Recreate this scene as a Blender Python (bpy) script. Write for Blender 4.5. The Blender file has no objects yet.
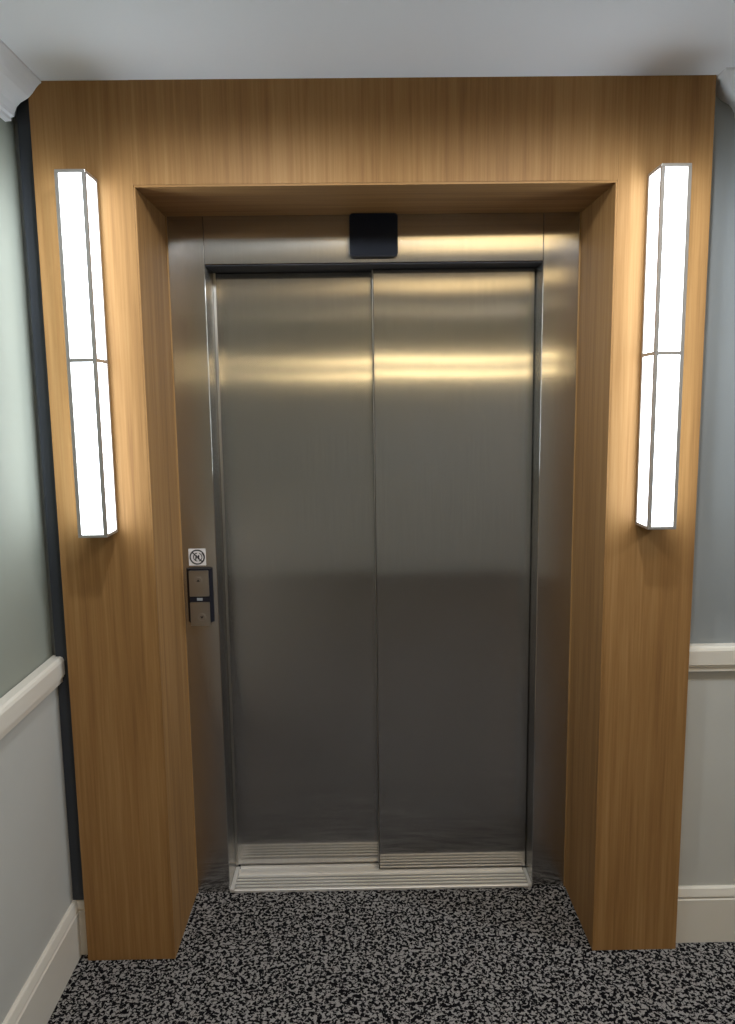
import bpy, bmesh, math
from mathutils import Vector, Matrix

sc = bpy.context.scene
COL = sc.collection

# ----------------------------------------------------------------- helpers
def link(name, bm, mat, parent=None, kind=None, smooth=False, uv=False):
    bmesh.ops.recalc_face_normals(bm, faces=bm.faces[:])
    if uv:
        lay = bm.loops.layers.uv.new('grain')
        for f in bm.faces:
            n = f.normal
            for l in f.loops:
                c = l.vert.co
                # u runs across the brushing, v runs along it (vertical)
                if abs(n.z) > .8:
                    l[lay].uv = (c.x, c.y)
                elif abs(n.x) > .8:
                    l[lay].uv = (c.y, c.z)
                else:
                    l[lay].uv = (c.x, c.z)
    me = bpy.data.meshes.new(name)
    bm.to_mesh(me); bm.free()
    if smooth:
        for p in me.polygons: p.use_smooth = True
    me.materials.append(mat)
    o = bpy.data.objects.new(name, me)
    COL.objects.link(o)
    if parent is not None:
        o.parent = parent
        o.matrix_parent_inverse = Matrix.Translation(-Vector(parent.location))
    if kind: o['kind'] = kind
    return o

def thing(name, label, cat, loc=(0, 0, 0), group=None):
    o = bpy.data.objects.new(name, None)
    o.empty_display_size = .05
    o.location = loc
    COL.objects.link(o)
    o['label'] = label; o['category'] = cat
    if group: o['group'] = group
    return o

def box(bm, x0, x1, y0, y1, z0, z1, bev=0, seg=2):
    r = bmesh.ops.create_cube(bm, size=1)
    vs = r['verts']
    for v in vs:
        v.co = Vector((x0 if v.co.x < 0 else x1, y0 if v.co.y < 0 else y1, z0 if v.co.z < 0 else z1))
    if bev:
        es = list({e for v in vs for e in v.link_edges})
        bmesh.ops.bevel(bm, geom=es, offset=bev, segments=seg, profile=.5, affect='EDGES')
    return bm

def B(*a, **k):
    return box(bmesh.new(), *a, **k)

def prism(bm, pts, axis, a, b):
    """extrude a closed 2-D outline along an axis. x: pts=(y,z)  y: pts=(x,z)  z: pts=(x,y)"""
    def P(p, t):
        return {'x': (t, p[0], p[1]), 'y': (p[0], t, p[1]), 'z': (p[0], p[1], t)}[axis]
    A = [bm.verts.new(P(p, a)) for p in pts]
    Z = [bm.verts.new(P(p, b)) for p in pts]
    n = len(pts)
    for i in range(n):
        bm.faces.new((A[i], A[(i + 1) % n], Z[(i + 1) % n], Z[i]))
    bm.faces.new(A[::-1]); bm.faces.new(Z)
    return bm

def rrect(x0, x1, z0, z1, r, n=6):
    out = []
    for cx, cz, a0 in ((x1 - r, z1 - r, 0), (x0 + r, z1 - r, 90), (x0 + r, z0 + r, 180), (x1 - r, z0 + r, 270)):
        for i in range(n + 1):
            a = math.radians(a0 + 90 * i / n)
            out.append((cx + r * math.cos(a), cz + r * math.sin(a)))
    return out

def sweep(bm, path, prof, zc=0):
    """path: wall-line points (x,y) with outward normals given by left-hand side; prof: (offset,z)"""
    rings = []
    for i, p in enumerate(path):
        p = Vector(p)
        ns = []
        if i > 0:
            d = (p - Vector(path[i - 1])).normalized(); ns.append(Vector((-d.y, d.x)))
        if i < len(path) - 1:
            d = (Vector(path[i + 1]) - p).normalized(); ns.append(Vector((-d.y, d.x)))
        if len(ns) == 2:
            m = ns[0] + ns[1]; m = m / (m.dot(ns[0]))
        else: m = ns[0]
        rings.append([bm.verts.new((p.x + m.x * o, p.y + m.y * o, z)) for o, z in prof])
    k = len(prof)
    for a, b in zip(rings, rings[1:]):
        for i in range(k):
            bm.faces.new((a[i], a[(i + 1) % k], b[(i + 1) % k], b[i]))
    bm.faces.new(rings[0]); bm.faces.new(rings[-1][::-1])
    return bm

def ring(bm, cx, cz, r0, r1, y0, y1, n=32):
    vs = []
    for i in range(n):
        a = 2 * math.pi * i / n; c, s = math.cos(a), math.sin(a)
        vs.append([bm.verts.new((cx + r * c, y, cz + r * s)) for r, y in ((r0, y0), (r1, y0), (r1, y1), (r0, y1))])
    for i in range(n):
        a, b = vs[i], vs[(i + 1) % n]
        for j in range(4):
            bm.faces.new((a[j], a[(j + 1) % 4], b[(j + 1) % 4], b[j]))
    return bm

def disc(bm, cx, cz, r, y0, y1, n=32):
    return prism(bm, [(cx + r * math.cos(2 * math.pi * i / n), cz + r * math.sin(2 * math.pi * i / n)) for i in range(n)], 'y', y0, y1)

# ----------------------------------------------------------------- materials
def mat(name):
    m = bpy.data.materials.new(name); m.use_nodes = True
    nt = m.node_tree
    return m, nt, nt.nodes, nt.links, nt.nodes['Principled BSDF']

def plain(name, col, rough=.5, metal=0, spec=.5, bump=0, bscale=200, var=0):
    m, nt, N, L, b = mat(name)
    b.inputs['Base Color'].default_value = (*col, 1)
    b.inputs['Roughness'].default_value = rough
    b.inputs['Metallic'].default_value = metal
    b.inputs['Specular IOR Level'].default_value = spec
    if bump or var:
        tc = N.new('ShaderNodeTexCoord')
        n = N.new('ShaderNodeTexNoise'); n.inputs['Scale'].default_value = bscale; n.inputs['Detail'].default_value = 3
        L.new(tc.outputs['Object'], n.inputs['Vector'])
        if bump:
            bp = N.new('ShaderNodeBump'); bp.inputs['Strength'].default_value = bump; bp.inputs['Distance'].default_value = .001
            L.new(n.outputs['Fac'], bp.inputs['Height']); L.new(bp.outputs['Normal'], b.inputs['Normal'])
        if var:
            n2 = N.new('ShaderNodeTexNoise'); n2.inputs['Scale'].default_value = 3; n2.inputs['Detail'].default_value = 4
            L.new(tc.outputs['Object'], n2.inputs['Vector'])
            r = N.new('ShaderNodeValToRGB')
            r.color_ramp.elements[0].position = .3; r.color_ramp.elements[1].position = .7
            r.color_ramp.elements[0].color = (*[c * (1 - var) for c in col], 1)
            r.color_ramp.elements[1].color = (*[min(1, c * (1 + var)) for c in col], 1)
            L.new(n2.outputs['Fac'], r.inputs['Fac']); L.new(r.outputs['Color'], b.inputs['Base Color'])
    return m

def emit(name, col, strength, base=(.9, .9, .9)):
    m, nt, N, L, b = mat(name)
    b.inputs['Base Color'].default_value = (*base, 1)
    b.inputs['Roughness'].default_value = .4
    b.inputs['Emission Color'].default_value = (*col, 1)
    b.inputs['Emission Strength'].default_value = strength
    return m

def wood(name, axis='z', dark=(.188, .090, .030), mid=(.275, .142, .048), light=(.352, .195, .074)):
    m, nt, N, L, b = mat(name)
    tc = N.new('ShaderNodeTexCoord')
    def mapped(sa, sl):
        mp = N.new('ShaderNodeMapping')
        mp.inputs['Scale'].default_value = {'z': (sa, sa, sl), 'x': (sl, sa, sa)}[axis]
        L.new(tc.outputs['Object'], mp.inputs['Vector']); return mp
    # broad figure: wavering cathedral bands
    mp = mapped(4.0, .42)
    n1 = N.new('ShaderNodeTexNoise'); n1.inputs['Scale'].default_value = 1.6; n1.inputs['Detail'].default_value = 2; n1.inputs['Distortion'].default_value = .4
    L.new(mp.outputs[0], n1.inputs['Vector'])
    mul = N.new('ShaderNodeMath'); mul.operation = 'MULTIPLY'; mul.inputs[1].default_value = 13
    L.new(n1.outputs['Fac'], mul.inputs[0])
    sn = N.new('ShaderNodeMath'); sn.operation = 'SINE'; L.new(mul.outputs[0], sn.inputs[0])
    # fine pores / fibres
    mp2 = mapped(130, 3.0)
    n2 = N.new('ShaderNodeTexNoise'); n2.inputs['Scale'].default_value = 1; n2.inputs['Detail'].default_value = 4; n2.inputs['Roughness'].default_value = .65
    L.new(mp2.outputs[0], n2.inputs['Vector'])
    mp3 = mapped(34, .9)
    n3 = N.new('ShaderNodeTexNoise'); n3.inputs['Scale'].default_value = 1; n3.inputs['Detail'].default_value = 3
    L.new(mp3.outputs[0], n3.inputs['Vector'])
    def madd(a, k, c):
        x = N.new('ShaderNodeMath'); x.operation = 'MULTIPLY_ADD'; x.inputs[1].default_value = k
        L.new(a, x.inputs[0])
        if isinstance(c, float): x.inputs[2].default_value = c
        else: L.new(c, x.inputs[2])
        return x.outputs[0]
    v = madd(sn.outputs[0], .045, .0)
    v = madd(n2.outputs['Fac'], .55, v)
    v = madd(n3.outputs['Fac'], .45, v)
    r = N.new('ShaderNodeValToRGB')
    e = r.color_ramp.elements
    e[0].position = .27; e[0].color = (*dark, 1)
    e[1].position = .68; e[1].color = (*light, 1)
    x = e.new(.47); x.color = (*mid, 1)
    L.new(v, r.inputs['Fac']); L.new(r.outputs['Color'], b.inputs['Base Color'])
    b.inputs['Roughness'].default_value = .6
    b.inputs['Specular IOR Level'].default_value = .22
    bp = N.new('ShaderNodeBump'); bp.inputs['Strength'].default_value = .10; bp.inputs['Distance'].default_value = .001
    L.new(n2.outputs['Fac'], bp.inputs['Height']); L.new(bp.outputs['Normal'], b.inputs['Normal'])
    return m

def steel(name, col=(.55, .54, .52), rough=.165, aniso=-.77, haze=.018):
    """vertically brushed sheet: blurs reflections sideways far more than up and down"""
    m, nt, N, L, b = mat(name)
    N.remove(b)
    out = N['Material Output']
    g = N.new('ShaderNodeBsdfAnisotropic')
    g.inputs['Roughness'].default_value = rough
    g.inputs['Anisotropy'].default_value = aniso
    tg = N.new('ShaderNodeTangent'); tg.direction_type = 'UV_MAP'; tg.uv_map = 'grain'
    L.new(tg.outputs[0], g.inputs['Tangent'])
    tc = N.new('ShaderNodeTexCoord')
    mp = N.new('ShaderNodeMapping'); mp.inputs['Scale'].default_value = (420, 420, 5)
    L.new(tc.outputs['Object'], mp.inputs['Vector'])
    n = N.new('ShaderNodeTexNoise'); n.inputs['Scale'].default_value = 1; n.inputs['Detail'].default_value = 2
    L.new(mp.outputs[0], n.inputs['Vector'])
    mx = N.new('ShaderNodeMapRange'); mx.inputs['From Min'].default_value = .25; mx.inputs['From Max'].default_value = .75
    mx.inputs['To Min'].default_value = .93; mx.inputs['To Max'].default_value = 1.05
    L.new(n.outputs['Fac'], mx.inputs['Value'])
    vm = N.new('ShaderNodeVectorMath'); vm.operation = 'SCALE'; vm.inputs[0].default_value = col
    L.new(mx.outputs[0], vm.inputs['Scale']); L.new(vm.outputs[0], g.inputs['Color'])
    d = N.new('ShaderNodeBsdfDiffuse'); d.inputs['Color'].default_value = (.42, .41, .40, 1)
    mix = N.new('ShaderNodeMixShader')
    # wiped and fingered patches leave the sheet a little duller here and there
    mp2 = N.new('ShaderNodeMapping'); mp2.inputs['Scale'].default_value = (5.0, 5.0, 3.2)
    L.new(tc.outputs['Object'], mp2.inputs['Vector'])
    sm = N.new('ShaderNodeTexNoise'); sm.inputs['Scale'].default_value = 1; sm.inputs['Detail'].default_value = 5; sm.inputs['Roughness'].default_value = .6
    L.new(mp2.outputs[0], sm.inputs['Vector'])
    sr = N.new('ShaderNodeMapRange'); sr.inputs['From Min'].default_value = .35; sr.inputs['From Max'].default_value = .68
    sr.inputs['To Min'].default_value = haze * .3; sr.inputs['To Max'].default_value = haze * 2.4
    L.new(sm.outputs['Fac'], sr.inputs['Value']); L.new(sr.outputs[0], mix.inputs[0])
    L.new(g.outputs[0], mix.inputs[1]); L.new(d.outputs[0], mix.inputs[2])
    L.new(mix.outputs[0], out.inputs['Surface'])
    return m

def carpet_mat():
    m, nt, N, L, b = mat('fleck_carpet')
    tc = N.new('ShaderNodeTexCoord')
    n = N.new('ShaderNodeTexNoise'); n.inputs['Scale'].default_value = 100; n.inputs['Detail'].default_value = 2
    n.inputs['Roughness'].default_value = .55; n.inputs['Distortion'].default_value = .7
    L.new(tc.outputs['Object'], n.inputs['Vector'])
    r = N.new('ShaderNodeValToRGB')
    e = r.color_ramp.elements
    e[0].position = .495; e[0].color = (.005, .0045, .006, 1)
    e[1].position = .545; e[1].color = (.305, .285, .275, 1)
    L.new(n.outputs['Fac'], r.inputs['Fac'])
    f = N.new('ShaderNodeTexNoise'); f.inputs['Scale'].default_value = 420; f.inputs['Detail'].default_value = 2
    L.new(tc.outputs['Object'], f.inputs['Vector'])
    mr = N.new('ShaderNodeMapRange'); mr.inputs['From Min'].default_value = .3; mr.inputs['From Max'].default_value = .7
    mr.inputs['To Min'].default_value = .6; mr.inputs['To Max'].default_value = 1.3
    L.new(f.outputs['Fac'], mr.inputs['Value'])
    vm = N.new('ShaderNodeVectorMath'); vm.operation = 'SCALE'
    L.new(r.outputs['Color'], vm.inputs[0]); L.new(mr.outputs[0], vm.inputs['Scale'])
    L.new(vm.outputs[0], b.inputs['Base Color'])
    b.inputs['Roughness'].default_value = 1; b.inputs['Specular IOR Level'].default_value = .05
    bp = N.new('ShaderNodeBump'); bp.inputs['Strength'].default_value = .6; bp.inputs['Distance'].default_value = .004
    L.new(f.outputs['Fac'], bp.inputs['Height']); L.new(bp.outputs['Normal'], b.inputs['Normal'])
    return m

WARM = (1.0, .72, .36)
OAK = wood('oak_veneer'); OAK_X = wood('oak_veneer_crosswise', 'x')
OAK_EDGE = wood('oak_edging', 'z', (.27, .15, .058), (.34, .195, .078), (.42, .25, .105))
STEEL = steel('brushed_steel'); STEEL_D = steel('brushed_steel_door', (.51, .50, .485))
ALU = plain('ribbed_aluminium', (.80, .77, .73), .42, .55, bump=.1, bscale=120)
GROOVE = plain('dark_groove', (.17, .16, .145), .7)
NICKEL = plain('brushed_nickel', (.42, .395, .37), .42, .7)
DARKMETAL = plain('dark_steel', (.035, .035, .042), .55, .6)
BLACKGLOSS = plain('black_acrylic', (.004, .006, .012), .4, spec=.12)
BLACKPL = plain('dark_plastic', (.012, .012, .018), .5, spec=.25)
SATIN = plain('satin_steel_plate', (.42, .40, .37), .38, 1, bump=.05)
GREYSCR = plain('grey_display', (.30, .33, .36), .3)
STICK = plain('white_vinyl', (.74, .72, .72), .5)
INK = plain('black_ink', (.02, .02, .024), .6)
TRIMW = plain('cream_gloss_paint', (.67, .62, .54), .38, bump=.03, bscale=90)
COVE = plain('white_coving_paint', (.72, .72, .73), .7)
CEIL = plain('ceiling_paint', (.87, .89, .93), .9, bump=.05, bscale=300)
SAGE_FLARE = plain('flare_blued_sage_paint', (.25, .265, .27), .75, spec=.3, bump=.08, bscale=350, var=.03)  # same sage paint, with the bluish flare of the sconces mixed into its colour
UPPER = plain('sage_grey_paint', (.265, .275, .232), .75, spec=.3, bump=.08, bscale=350, var=.03)
LOWER = plain('pale_grey_paint', (.49, .48, .445), .7, spec=.3, bump=.08, bscale=350, var=.03)
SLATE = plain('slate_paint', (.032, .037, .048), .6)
OPAL = emit('lit_opal_diffuser', (.80, .91, 1.0), 8.2)
WARMGLOW = emit('added_panel_glow', (1.0, .70, .32), 2.7)
WARMBAR = emit('added_bar_glow', (1.0, .76, .40), 15.0)
LENS = emit('added_fill_lens', (1, .95, .88), 6.0)
CARPET = carpet_mat()

# ----------------------------------------------------------------- key dimensions
H = 2.505                       # ceiling
XL, XR = -.899, .895            # oak surround, outer
xl, xr = -.634, .639            # oak surround, opening
HS = 2.240                      # soffit height
D = .3214                       # depth of the recess
WB = .055                       # back wall plane (upper paint)
WX = -.962                      # left wall plane (upper paint)
WL = -.944                      # left wall plane (lower panel)
RB, RR = -4.5, 2.7              # far end and right side of the lobby

# ----------------------------------------------------------------- setting
link('floor', B(WX - .1, RR + .1, RB - .1, .75, -.05, 0), CARPET, kind='structure')
link('ceiling', B(WX - .1, RR + .1, RB - .1, .75, H, H + .08), CEIL, kind='structure')
bm = bmesh.new()
box(bm, WX - .1, WX, RB, .20, 0, H)
link('wall_left', bm, UPPER, kind='structure')
link('wall_left_lower', B(WX, WL, RB, .045, 0, .9), LOWER, kind='structure')
bm = bmesh.new()
box(bm, XR, RR, WB, WB + .12, 0, H)
box(bm, WX, XL, WB, WB + .12, 0, H)
link('wall_back', bm, SAGE_FLARE, kind='structure')
link('wall_back_lower', B(XR, RR, .043, WB, 0, .9), LOWER, kind='structure')
link('wall_right', B(RR, RR + .1, RB, .2, 0, H), SAGE_FLARE, kind='structure')
bm = B(WX - .1, RR + .1, RB - .1, RB, 0, H)
link('wall_front', bm, LOWER, kind='structure')
link('wall_front_lower', B(WX, RR, RB, RB + .012, 0, .9), LOWER, kind='structure')
bm = bmesh.new(); box(bm, -.9, .9, .62, .66, 0, H)
link('wall_shaft', bm, SLATE, kind='structure')

rail = [(-.012, .950), (.014, .950), (.021, .946), (.0245, .938), (.0245, .896), (.021, .893), (.021, .889), (.0165, .885), (.0165, .874), (-.012, .874)]
base = [(-.001, .180), (.006, .180), (.010, .176), (.0155, .158), (.0165, .153), (.0125, .149), (.0125, .146), (.0165, .142), (.0165, 0), (-.001, 0)]
cove = [(-.001, H), (.100, H), (.100, H - .006), (.094, H - .010), (.086, H - .018), (.076, H - .031), (.066, H - .041), (.056, H - .047),
        (.043, H - .054), (.033, H - .064), (.026, H - .078), (.024, H - .088), (.016, H - .090), (.016, H - .098), (-.001, H - .100)]
link('trim_1', sweep(bmesh.new(), [(WL, .043), (WL, RB)], rail), TRIMW, kind='structure')
link('trim_2', sweep(bmesh.new(), [(RR, .043), (XR + .0015, .043)], rail), TRIMW, kind='structure')
link('baseboard_left', sweep(bmesh.new(), [(XL - .0015, .043), (WL, .043), (WL, RB)], base), TRIMW, kind='structure')
link('baseboard_back', sweep(bmesh.new(), [(RR, .043), (XR + .0015, .043)], base), TRIMW, kind='structure')
link('trim_3', sweep(bmesh.new(), [(WX, -.0015), (WX, RB)], cove), COVE, kind='structure')
cv2 = cove
link('trim_4', sweep(bmesh.new(), [(RR, WB), (.9985, WB), (.9985, WB + .005)], cv2), COVE, kind='structure')
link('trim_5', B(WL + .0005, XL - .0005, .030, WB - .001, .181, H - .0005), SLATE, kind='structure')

# ----------------------------------------------------------------- oak surround
t = thing('wood_portal', 'oak veneer portal with deep square recess framing the steel elevator', 'portal', (0, D / 2, 0))
link('side_panel', B(XL, xl - .005, 0, D, 0, H, bev=.0012), OAK, t)
link('side_panel', B(xr + .005, XR, 0, D, 0, H, bev=.0012), OAK, t)
link('header_panel', B(xl - .005, xr + .005, .0, D, HS + .006, H), OAK, t)
link('soffit_panel', B(xl - .004, xr + .004, .0012, D, HS, HS + .0055), OAK_X, t)
link('edge_band', B(xl - .0048, xl, .0, D - .0045, 0, HS - .0003, bev=.0008), OAK, t)
link('edge_band', B(xr, xr + .0048, .0, D - .0045, 0, HS - .0003, bev=.0008), OAK, t)
e1 = link('bead', B(xl - .0048, xl + .004, D - .0044, D - .0004, 0, HS - .0003), OAK_EDGE, t)
e2 = link('bead', B(xr - .004, xr + .0048, D - .0044, D - .0004, 0, HS - .0003), OAK_EDGE, t)

# ----------------------------------------------------------------- steel door frame
JL, JR, HB = -.521, .525, 2.098
t = thing('elevator_surround', 'brushed steel surround lining the back of the oak recess', 'door surround', (0, D + .05, 0))
def jamb(x_out, x_in, yb):
    s = 1 if x_in > x_out else -1
    pts = [(x_out, D), (x_in - s * .002, D), (x_in, D + .002), (x_in, yb), (x_in - s * .02, yb), (x_in - s * .02, D + .02), (x_out, D + .02)]
    return prism(bmesh.new(), pts, 'z', .0, HS - .0005)
link('jamb', jamb(xl + .0045, JL, .50), STEEL, t, uv=True)
link('jamb', jamb(xr - .0045, JR, .47), STEEL, t, uv=True)
pts = [(D, HB + .001), (D + .001, HB), (D + .03, HB), (D + .03, HB + .02), (D + .02, HB + .02), (D + .02, HS - .0005), (D, HS - .0005)]
link('header', prism(bmesh.new(), pts, 'x', JL + .0012, JR - .0012), STEEL, t, uv=True)
link('track_cover', B(JL + .001, JR - .001, D + .006, .55, 2.0945, HB - .0003), DARKMETAL, t)

# ----------------------------------------------------------------- door leaves
def leaf(x0, x1, y0, y1, z0, z1, ph):
    """folded sheet leaf; the face is never quite flat, it bows by fractions of a millimetre"""
    bm = bmesh.new()
    nx, nz, b = 12, 64, .0025
    def wav(x, z):
        u = (x - x0) / (x1 - x0)
        return .00022 * math.sin(5.2 * z + 2.1 * u + ph) + .0005 * math.cos(2.6 * (u - .5)) * math.sin(3.1 * z + ph)
    xs = [x0 + b + (x1 - x0 - 2 * b) * i / nx for i in range(nx + 1)]
    zs = [z0 + b + (z1 - z0 - 2 * b) * i / nz for i in range(nz + 1)]
    g = [[bm.verts.new((x, y0 + wav(x, z), z)) for x in xs] for z in zs]
    for i in range(nz):
        for k in range(nx):
            bm.faces.new((g[i][k], g[i][k + 1], g[i + 1][k + 1], g[i + 1][k])).smooth = True
    loop = [g[0][k] for k in range(nx + 1)] + [g[i][nx] for i in range(1, nz + 1)] + [g[nz][k] for k in range(nx - 1, -1, -1)] + [g[i][0] for i in range(nz - 1, 0, -1)]
    cxm, czm = (x0 + x1) / 2, (z0 + z1) / 2
    def snap(v):
        x, z = v.co.x, v.co.z
        if abs(x - xs[0]) < 1e-6: x = x0
        if abs(x - xs[-1]) < 1e-6: x = x1
        if abs(z - zs[0]) < 1e-6: z = z0
        if abs(z - zs[-1]) < 1e-6: z = z1
        return x, z
    r1 = [bm.verts.new((snap(v)[0], y0 + b, snap(v)[1])) for v in loop]
    r2 = [bm.verts.new((snap(v)[0], y1, snap(v)[1])) for v in loop]
    for a, c in zip(loop, loop[1:] + loop[:1]):
        bm.edges.get((a, c)).smooth = False
    n = len(loop)
    for a, c in ((loop, r1), (r1, r2)):
        for i in range(n):
            bm.faces.new((a[i], a[(i + 1) % n], c[(i + 1) % n], c[i]))
    bm.faces.new(r2)
    return bm
t = thing('elevator_door', 'right brushed steel elevator door leaf, sliding in front of the other leaf', 'elevator door', (.262, .43, .012), 'sliding elevator door leaves')
link('panel', leaf(-.0015, JR - .002, .415, .443, .014, 2.0935, 0.4), STEEL_D, t, uv=True)
link('edge_strip', B(-.0035, -.0016, .4135, .443, .014, 2.0935, bev=.0006), SATIN, t)
t = thing('elevator_door', 'left brushed steel elevator door leaf, set back behind the other leaf', 'elevator door', (-.262, .47, .012), 'sliding elevator door leaves')
link('panel', leaf(JL + .003, .03, .455, .483, .014, 2.0935, 1.5), STEEL_D, t, uv=True)
link('guide_strip', B(JL + .0008, JL + .0085, .4525, .4545, .014, 2.0935), SATIN, t)

# ----------------------------------------------------------------- sill
t = thing('door_sill', 'ribbed aluminium threshold between the black flecked carpet and the elevator doors', 'sill', (0, .40, 0))
y = .3155; top = .009; pts = [(y, .0005), (y, top - .0015), (y + .0015, top)]
edges = [(.3155, .3270), (.3350, .3450), (.3530, .3630), (.3710, .3810), (.3890, .399)]
for i, (a, b) in enumerate(edges):
    if i: pts += [(a, top - .007), (a + .0008, top)]
    pts += [(b - .0008, top), (b, top - .007)]
pts += [(.400, .0012), (.4175, .0012), (.418, top), (.440, top), (.4405, .0012), (.458, .0012), (.4585, top), (.60, top), (.60, .0005)]
link('tread', prism(bmesh.new(), pts, 'x', JL + .016, JR - .0125), ALU, t)
bm = bmesh.new()
for (a0, b0), (a1, b1) in zip(edges, edges[1:]):
    box(bm, JL + .0165, JR - .013, b0 + .0002, a1 - .0002, .0021, .0058)
link('groove_inlay', bm, GROOVE, t)  # darker grey strips along the groove bottoms
link('end_plate', B(JL + .001, JL + .0145, .3165, .452, .0005, .0105), ALU, t)
link('end_plate', B(JR - .011, JR - .001, .3165, .412, .0005, .0105), ALU, t)

# ----------------------------------------------------------------- indicator above the doors
t = thing('indicator_panel', 'black rounded square panel mounted on the steel header above the doors', 'indicator', (0, .31, 2.112))
bm = prism(bmesh.new(), rrect(-.073, .0745, 2.1125, HS - .0015, .011), 'y', .2985, D - .0005)
link('housing', bm, BLACKPL, t)
link('screen', prism(bmesh.new(), rrect(-.0705, .072, 2.115, HS - .004, .009), 'y', .2968, .2984), BLACKGLOSS, t)

# ----------------------------------------------------------------- call panel on the left jamb
PY = .300
t = thing('call_panel', 'steel lift call panel with two square plates on the left jamb', 'call panel', (-.573, .30, .955))
pts = [(-.620, D - .0005), (-.609, PY + .004), (-.543, PY + .004), (-.535, D - .0005)]
link('back_box', prism(bmesh.new(), pts, 'z', .966, 1.145), BLACKPL, t)  # dark plastic box; its flare to the left also stands in for cast shadow
up = link('plate', prism(bmesh.new(), rrect(-.608, -.545, 1.055, 1.140, .003), 'y', PY - .002, PY + .0035), SATIN, t)
lo = link('plate', prism(bmesh.new(), rrect(-.608, -.545, .957, 1.036, .003), 'y', PY - .002, PY + .0035), SATIN, t)
bnd = link('display_band', B(-.608, -.543, PY - .0005, PY + .0035, 1.0365, 1.0545), BLACKPL, t)
link('display', B(-.585, -.567, PY - .0015, PY - .0006, 1.041, 1.050), GREYSCR, bnd)
def button(parent, cx, cz, sgn):
    bt = link('button', disc(bmesh.new(), cx, cz, .0105, PY - .0045, PY - .0021), SATIN, parent)
    link('bezel', ring(bmesh.new(), cx, cz, .0112, .0135, PY - .0035, PY - .0021), NICKEL, parent)
    a = .0055
    link('arrow', prism(bmesh.new(), [(cx - a, cz - sgn * a * .6), (cx + a, cz - sgn * a * .6), (cx, cz + sgn * a * .8)], 'y', PY - .0052, PY - .0046), INK, bt)
button(up, -.578, 1.108, 1)
button(lo, -.571, .986, -1)

# ----------------------------------------------------------------- sticker
t = thing('warning_sticker', 'small white square sticker with a struck-out black circle above the call panel', 'sticker', (-.583, D - .001, 1.152))
X0, X1, Z0, Z1 = -.6105, -.555, 1.153, 1.2085
link('backing', prism(bmesh.new(), rrect(X0, X1, Z0, Z1, .0015), 'y', D - .0012, D - .0003), STICK, t)
cx, cz = (X0 + X1) / 2, (Z0 + Z1) / 2
bm = ring(bmesh.new(), cx, cz, .0208, .0250, D - .0019, D - .0013, 48)
a = math.radians(135); c, s = math.cos(a), math.sin(a); w = .0019; r = .0222
prism(bm, [(cx + c * r + s * w, cz + s * r - c * w), (cx + c * r - s * w, cz + s * r + c * w), (cx - c * r - s * w, cz - s * r + c * w), (cx - c * r + s * w, cz - s * r - c * w)], 'y', D - .0019, D - .0013)
link('prohibition_mark', bm, INK, t)
bm = bmesh.new()
def arc(bm, ax, az, r0, r1, a0, a1, n=10):
    o = [(ax + r1 * math.cos(math.radians(a0 + (a1 - a0) * i / n)), az + r1 * math.sin(math.radians(a0 + (a1 - a0) * i / n))) for i in range(n + 1)]
    q = [(ax + r0 * math.cos(math.radians(a0 + (a1 - a0) * i / n)), az + r0 * math.sin(math.radians(a0 + (a1 - a0) * i / n))) for i in range(n + 1)]
    prism(bm, o + q[::-1], 'y', D - .0017, D - .0013)
arc(bm, cx + .001, cz, .0118, .0146, 95, 265)
arc(bm, cx + .002, cz, .0118, .0146, -80, 70)
arc(bm, cx + .004, cz - .001, .0160, .0180, -45, 50)
prism(bm, [(cx - .007, cz - .009), (cx - .0035, cz - .009), (cx - .001, cz - .001), (cx - .001, cz + .007), (cx - .0055, cz + .007)], 'y', D - .0017, D - .0013)
prism(bm, [(cx + .002, cz - .008), (cx + .0055, cz - .008), (cx + .0075, cz + .005), (cx + .004, cz + .007), (cx - .001, cz + .001)], 'y', D - .0017, D - .0013)
link('pictogram', bm, INK, t)

# ----------------------------------------------------------------- sconces
def sconce(cx, label):
    x0, x1, y0, z0, z1, zm = cx - .0385, cx + .0385, -.100, 1.320, 2.258, 1.787
    t = thing('wall_sconce', label, 'wall light', (cx, 0, z0), 'pair of tall box wall lights')
    link('back_plate', B(x0 + .002, x1 - .002, -.006, -.0004, z0 + .002, z1 - .002), NICKEL, t)
    for z in (z0, z1 - .008):
        link('cap', B(x0, x1, y0, -.0062, z, z + .008, bev=.001), NICKEL, t)
    w = .0095
    for xa in (x0, x1 - w):
        for ya, yb in ((y0, y0 + w), (-.006 - w, -.0062)):
            link('corner_bar', B(xa, xa + w, ya, yb, z0 + .008, z1 - .008), NICKEL, t)
    bm = bmesh.new()
    box(bm, x0 + w, x1 - w, y0 + .0004, y0 + .005, zm - .0048, zm + .0048)
    box(bm, x0 + .0004, x0 + .005, y0 + w, -.006 - w, zm - .0048, zm + .0048)
    box(bm, x1 - .005, x1 - .0004, y0 + w, -.006 - w, zm - .0048, zm + .0048)
    link('cross_bar', bm, NICKEL, t)
    for za, zb in ((z0 + .0085, zm - .0008), (zm + .0008, z1 - .0085)):
        link('diffuser', B(x0 + .004, x1 - .004, y0 + .004, -.0065, za, zb), OPAL, t)
    return t
sconce(-.7690, 'tall lit box wall light on the oak panel left of the doors')
sconce(.7605, 'tall lit box wall light on the oak panel right of the doors')

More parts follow.
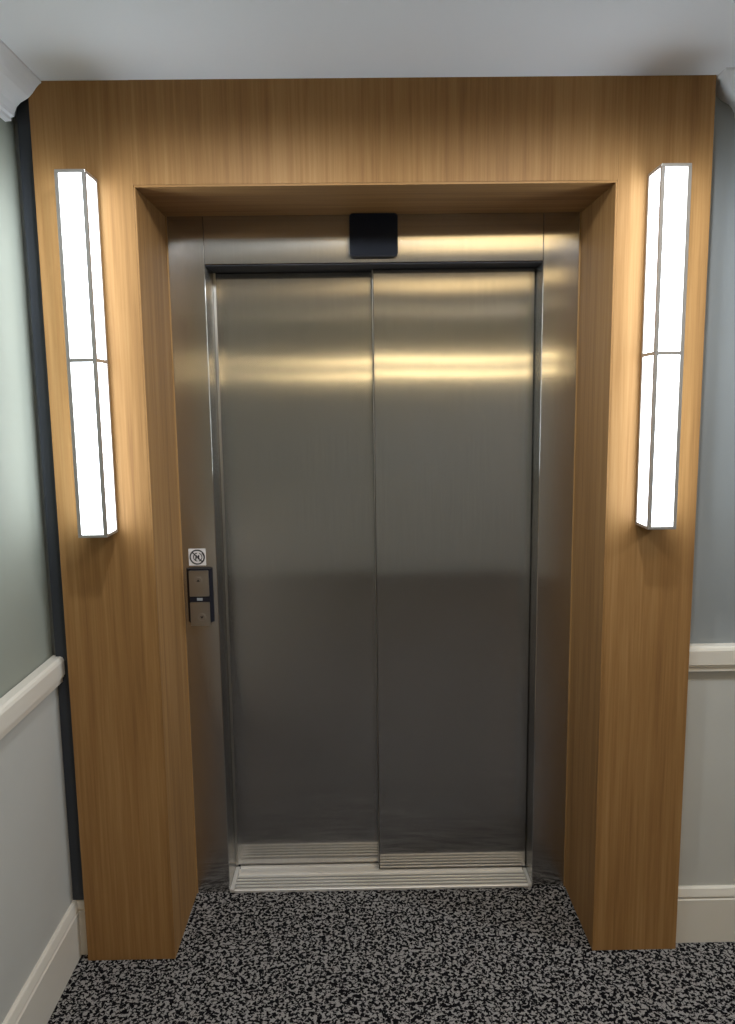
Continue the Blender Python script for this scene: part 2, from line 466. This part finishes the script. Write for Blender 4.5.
# ----------------------------------------------------------------- added, unseen lamps behind the viewer
def added_panel(cx, cy, label):  # unseen panels, added to put gold patches into the steel reflections
    t = thing('added_panel_light', label, 'added ceiling light', (cx, cy, H - .02), 'added unseen panel lights')
    w, d = .5, .3
    bm = bmesh.new()
    box(bm, cx - w, cx + w, cy - d, cy - d + .02, H - .022, H - .0005); box(bm, cx - w, cx + w, cy + d - .02, cy + d, H - .022, H - .0005)
    box(bm, cx - w, cx - w + .02, cy - d + .02, cy + d - .02, H - .022, H - .0005); box(bm, cx + w - .02, cx + w, cy - d + .02, cy + d - .02, H - .022, H - .0005)
    link('panel_frame', bm, NICKEL, t)
    link('diffuser', B(cx - w + .0205, cx + w - .0205, cy - d + .0205, cy + d - .0205, H - .018, H - .0005), WARMGLOW, t)
added_panel(.65, -1.28, 'added unseen warm ceiling panel light nearest the elevator')
added_panel(.65, -2.50, 'added unseen warm ceiling panel light in the middle of the lobby')
def fillspot(cx, cy, watts, cone, label):  # unseen lamps, added to raise the general light level
    t = thing('fillspot', label, 'fillspot', (cx, cy, H - .01), 'added unseen ceiling lamps')
    n = 36
    cir = lambda q: [(cx + q * math.cos(2 * math.pi * i / n), cy + q * math.sin(2 * math.pi * i / n)) for i in range(n)]
    bm = bmesh.new()
    link('trim_ring', prism(bm, cir(.052), 'z', H - .006, H - .0005), TRIMW, t)
    link('lens', prism(bmesh.new(), cir(.040), 'z', H - .0085, H - .0062), LENS, t)
    l = bpy.data.lights.new('added_fill_beam', 'SPOT'); l.energy = watts; l.spot_size = math.radians(cone); l.spot_blend = .4
    l.shadow_soft_size = .045; l.color = (.87, .94, 1.0)
    o = bpy.data.objects.new('added_fill_beam', l); COL.objects.link(o); o.location = (cx, cy, H - .06)
fillspot(-.36, -.70, 29, 178, 'added unseen downlight nearest the left wall')
fillspot(.48, -.70, 27, 178, 'added unseen downlight near the middle of the ceiling edge')
fillspot(2.35, -.80, 64, 174, 'added unseen downlight on the right of the lobby')
fillspot(2.0, -3.4, 26, 170, 'added unseen downlight in the far right corner of the lobby')
def added_bar(z, label):  # unseen glowing bars, added for the twin bands mirrored in the doors
    t = thing('added_bar_light', label, 'wall light', (.5, RB, z), 'added unseen bar lights')
    link('mount', B(-.2, 1.6, RB + .0005, RB + .03, z - .012, z + .012, bev=.002), NICKEL, t)
    link('tube', B(-.3, 1.7, RB + .031, RB + .06, z - .010, z + .010, bev=.005), WARMBAR, t)
added_bar(2.09, 'added unseen upper warm bar light on the wall facing the elevator')
added_bar(1.95, 'added unseen lower warm bar light on the wall facing the elevator')

# ----------------------------------------------------------------- camera
f, pitch, yaw, roll = 767.867, math.radians(-7.962), math.radians(.573), math.radians(-.737)
fw = Vector((math.sin(yaw) * math.cos(pitch), math.cos(yaw) * math.cos(pitch), math.sin(pitch)))
rt = Vector((math.cos(yaw), -math.sin(yaw), 0)); upv = rt.cross(fw)
r2 = rt * math.cos(roll) + upv * math.sin(roll); u2 = upv * math.cos(roll) - rt * math.sin(roll)
cd = bpy.data.cameras.new('camera'); cd.sensor_fit = 'HORIZONTAL'; cd.sensor_width = 36; cd.lens = f / 735 * 36
cd.clip_start = .02
cam = bpy.data.objects.new('camera', cd); COL.objects.link(cam)
cam.matrix_world = Matrix(((r2.x, u2.x, -fw.x, -.0531), (r2.y, u2.y, -fw.y, -2.1334), (r2.z, u2.z, -fw.z, 1.6637), (0, 0, 0, 1)))
sc.camera = cam

w = bpy.data.worlds.new('world'); sc.world = w; w.use_nodes = True
w.node_tree.nodes['Background'].inputs[0].default_value = (.5, .52, .56, 1)
w.node_tree.nodes['Background'].inputs[1].default_value = .0
sc.view_settings.view_transform = 'Standard'; sc.view_settings.look = 'None'
sc.view_settings.gamma = 1; sc.view_settings.use_curve_mapping = False
sc.view_settings.exposure = .10
sc.cycles.use_denoising = True
sc.cycles.max_bounces = 10; sc.cycles.diffuse_bounces = 6; sc.cycles.glossy_bounces = 6
